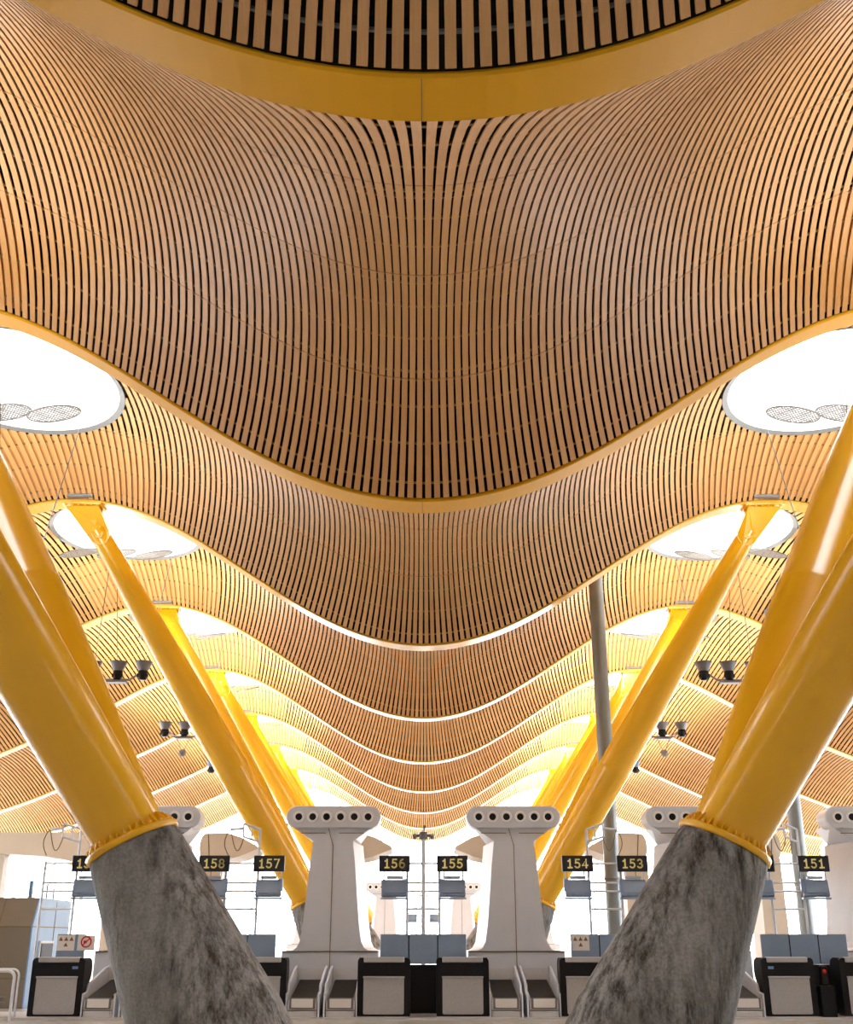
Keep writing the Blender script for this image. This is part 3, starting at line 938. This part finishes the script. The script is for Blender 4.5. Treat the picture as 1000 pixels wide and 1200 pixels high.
# ------------------------------------------------------------------ booth, rail, pipes, canopy
def booth():
    t = empty('ticket_booth', (0, 0, 0))
    xf, x0, y0, y1, h = -9.0, -14.5, 27.2, 30.0, 2.36
    b = MB()
    b.prism([(0, 0), (0, 1.72), (.30, h), (y1 - y0, h), (y1 - y0, 0)], (x0, y0, 0), (0, 1, 0), (0, 0, 1), (1, 0, 0), xf - x0)
    b.build('shell', M['booth'], t)
    s = MB(); s.prism([(.0, .0), (.0, 1.72), (.30, h - .01), (y1 - y0, h - .01), (y1 - y0, 0)], (xf, y0, 0), (0, 1, 0), (0, 0, 1), (1, 0, 0), .03)
    s.build('side_panel', M['boothglare'], t)
    l = MB()
    for x in (-9.75, -10.9, -12.2): 
        l.box((x, y0 - .002, .86), (.025, .012, 1.72))
        l.box((x, y0 + .147, 2.04), (.025, .012, .70), Matrix.Rotation(-math.atan(.30/.64), 3, 'X'))
    l.box(((x0 + xf) / 2, y0 - .002, 1.72), (xf - x0, .012, .022))
    l.box(((x0 + xf) / 2, y0 - .002, .62), (xf - x0, .012, .022))
    l.box((xf + .03, (y0 + y1) / 2, 1.72), (.012, y1 - y0, .02)); l.box((xf + .03, y0 + 1.6, 1.2), (.012, .02, 2.2))
    l.build('joint_line', M['gold'], t)
    w = MB(); w.box((xf + .04, y0 + 1.1, 1.10), (.04, 1.0, .62)); fo = w.build('screen_frame', M['white'], t)
    w = MB(); w.box((xf + .065, y0 + 1.1, 1.10), (.03, .84, .52)); w.build('screen', M['black'], fo)
    tag(t, 'beige panelled booth with a side tinted by blue daylight behind the desks at far left', 'booth')
booth()
for i, (x, h, m_) in enumerate(((-9.45, .42, 'lblue'), (-9.15, .36, 'bluesteel'), (-8.55, .26, 'bluesteel'))):
    t = empty('slim_bollard', (x if x < -9.05 else -9.08, 28.2 + .3 * i, 2.35))
    b = MB(); b.tube([(0, 0, -.012), (0, 0, h)], .05 if i == 0 else .025, 8); b.build('rod', M[m_], t)
    tag(t, '%s rod standing on the roof of the beige booth' % ['thick blue, leftmost', 'thin blue-grey, middle', 'short blue-grey, rightmost'][i], 'rod')

def rail():
    t = empty('trolley_rail', (-8.15, 23.1, 0))
    p = MB()
    def hoop(y, x0, x1, h):
        pts = [(x1, y, 0), (x1, y, h - .12)] + [(x1 - .12 + .12 * cos(a), y, h - .12 + .12 * sin(a)) for a in (.4, .8, 1.2, 1.57)] + [(x0, y, h)]
        return pts
    p.tube(hoop(0, -1.6, .30, .88), .030, 8); p.build('front_hoop', M['steel'], t)
    p = MB(); p.tube(hoop(.55, -1.5, .20, .90), .022, 8); p.build('rear_hoop', M['steel'], t)
    p = MB()
    for z in (.40, .31): p.tube([(-1.5, .3, z), (.06, .3, z)], .018, 6)
    for x in (-.28, -.9): p.tube([(x, .32, .04), (x, .32, .85)], .026, 8)
    p.build('inner_rail', M['greyrail'], t)
    b = MB(); b.box((-.65, .3, .02), (1.7, .7, .04)); b.build('base_plate', M['lgrey'], t)
    tag(t, 'grey tubular hoop rail on the floor at far left beside a desk', 'rail')
rail()
def pipe(x, y, r, lab, ztop):
    t = empty('rain_pipe', (x, y, 0))
    p = MB(); p.tube([(0, 0, 0), (0, 0, ztop)], r, 20); p.build('tube', M['pipe'], t)
    b = MB(); b.lathe([(r + .02, 0), (r + .02, .3), (r, .31)], (0, 0, 0), 20); b.build('base_sleeve', M['greyrail'], t)
    c = MB()
    for z in (2.9, 5.8): c.lathe([(r, z - .03), (r + .015, z - .03), (r + .015, z + .03), (r, z + .03)], (0, 0, 0), 20)
    c.build('clamp', M['greyrail'], t)
    tag(t, lab, 'pipe')
pipe(4.85, 29.9, .20, 'tall dark grey vertical pipe passing behind the right columns up to the ceiling', roof_z(4.85, 29.9, 2) + .1)
pipe(10.75, 33.1, .21, 'grey vertical pipe behind sign 151 beside the right column', wave(10.75) + .3)
def canopy():
    t = empty('wing_canopy', (0, 0, 0))
    b = MB()
    pr = [(-14.6, 4.05), (-14.6, 4.52), (-13.8, 4.60), (-9.6, 4.60), (-8.6, 4.50), (-8.35, 4.2), (-8.6, 3.62), (-9.2, 3.45), (-11.9, 3.88)]
    b.prism(pr, (0, 36.4, 0), (1, 0, 0), (0, 0, 1), (0, 1, 0), 1.8); b.build('shell', M['towerwarm'], t, bevel=.05)
    for x in (-9.9, -13.6):
        p = MB(); p.box((x, 37.3, 2.0), (.4, .4, 4.0)); p.build('support', M['towerwarm'], t)
    tag(t, 'pale beige wing-shaped canopy left of the left yellow columns', 'canopy')
canopy()
# red call lamp between the right desks
t = empty('call_lamp', (7.90, YD + .1, 0))
b = MB(); b.box((0, .1, .30), (.28, .3, .6), bev=.01); b.box((0, .1, .78), (.14, .16, .36), bev=.02); b.build('body', M['black'], t)
b = MB(); b.lathe([(0, .02), (.035, .015), (.04, 0)], (0, .015, .86), 12, (0, -1, 0)); b.build('lens', M['red'], t)
tag(t, 'black post with a small red lens between the two right-hand desks', 'lamp')

# ------------------------------------------------------------------ shell of the hall
Y0, Y1, XW = near(-2) - .5, far(8) + 3.0, 24.0
f = MB(); f.box((0, (Y0 + Y1) / 2, -.1), (2 * XW, Y1 - Y0, .2)); tag(f.build('floor', M['floor']), kind='structure')
g = MB(); g.box((0, 40, -.35), (400, 400, .2)); tag(g.build('ground', M['pave']), kind='structure')
# long plinth strip under the check-in row
p = MB(); p.box((0, YD + .9, .02), (22, 2.0, .04)); tag(p.build('trim_1', M['lgrey']), kind='structure')
def facade(name, a, b, ztop, nw):
    """glazed wall from a to b in plan"""
    a = V(*a, 0); b = V(*b, 0); L = (b - a).length; u = (b - a).normalized(); n = V(-u.y, u.x, 0)
    root = MB(); nx_ = nw
    vs = []; fs = []
    zt = [ztop(a + u * (L * i / 60)) for i in range(61)]
    for i in range(61):
        q = a + u * (L * i / 60); vs += [q, q + V(0, 0, zt[i])]
    fs = [(2*i, 2*i+2, 2*i+3, 2*i+1) for i in range(60)]
    root.add(vs, fs)
    o = root.build(name, M['glass']); tag(o, kind='structure')
    m = MB()
    for i in range(nx_ + 1):
        q = a + u * (L * i / nx_); z = ztop(q)
        m.box(q + V(0, 0, z / 2), (.10, .18, z), Matrix.Rotation(atan2(u.y, u.x), 3, 'Z'))
    for z in (1.1, 2.6, 4.1, 5.6):
        m.box((a + b) / 2 + V(0, 0, z), (L, .12, .06), Matrix.Rotation(atan2(u.y, u.x), 3, 'Z'))
    mo = m.build('mullion', M['mullion'], o); mo['kind'] = 'structure'
wtop = lambda q: wave(min(max(q.x, -XW), XW)) + .3
facade('wall_back', (-XW, Y1), (XW, Y1), wtop, 16)
YSOL = 21.0
facade('wall_left', (-XW, YSOL), (-XW, Y1), lambda q: EYE + 4.9, 18)
facade('wall_right', (XW, Y1), (XW, YSOL), lambda q: EYE + 4.9, 18)
for s, nm in ((-1, 'light_block_wall_left'), (1, 'light_block_wall_right')):
    b = MB(); b.box((s * XW, (Y0 + YSOL) / 2, (EYE + 5.2) / 2), (.3, YSOL - Y0, EYE + 5.2)); tag(b.build(nm, M['lgrey']), kind='structure')  # unseen near side walls, made solid to hold daylight off the near hall
b = MB(); n = 60
for i in range(n):
    xa = -XW + 2 * XW * i / n; xb = xa + 2 * XW / n; h0 = wave(xa) + .5; h1 = wave(xb) + .5
    b.add([(xa, Y0, 0), (xb, Y0, 0), (xb, Y0, h1), (xa, Y0, h0), (xa, Y0 - .3, 0), (xb, Y0 - .3, 0), (xb, Y0 - .3, h1), (xa, Y0 - .3, h0)],
          [(3, 2, 1, 0), (4, 5, 6, 7), (2, 3, 7, 6)])
tag(b.build('wall_front_light_block', M['lgrey']), kind='structure')  # unseen behind the viewer; solid so less daylight reaches the near hall

# ------------------------------------------------------------------ light and camera
w = bpy.data.worlds.new('sky'); SC.world = w; w.use_nodes = True
bg = w.node_tree.nodes['Background']; bg.inputs['Color'].default_value = (.93, .97, 1, 1); bg.inputs['Strength'].default_value = 6.0

cam = bpy.data.cameras.new('camera'); co = bpy.data.objects.new('camera', cam); COL.objects.link(co)
cam.sensor_fit = 'VERTICAL'; cam.sensor_height = 24; cam.sensor_width = 20; cam.lens = 1300 / 1200 * 24
co.location = (0, 0, EYE)
co.rotation_euler = (radians(90) + math.atan(500.7 / 1300), 0, -radians(.154))
cam.clip_end = 500
SC.camera = co
vs_ = SC.view_settings
vs_.view_transform = 'Standard'; vs_.look = 'None'; vs_.gamma = 1; vs_.use_curve_mapping = False; vs_.exposure = 0.8
SC.cycles.use_denoising = True
SC.cycles.max_bounces = 8; SC.cycles.diffuse_bounces = 5; SC.cycles.transparent_max_bounces = 16
SC.cycles.use_adaptive_sampling = False
SC.cycles.sample_clamp_indirect = 8
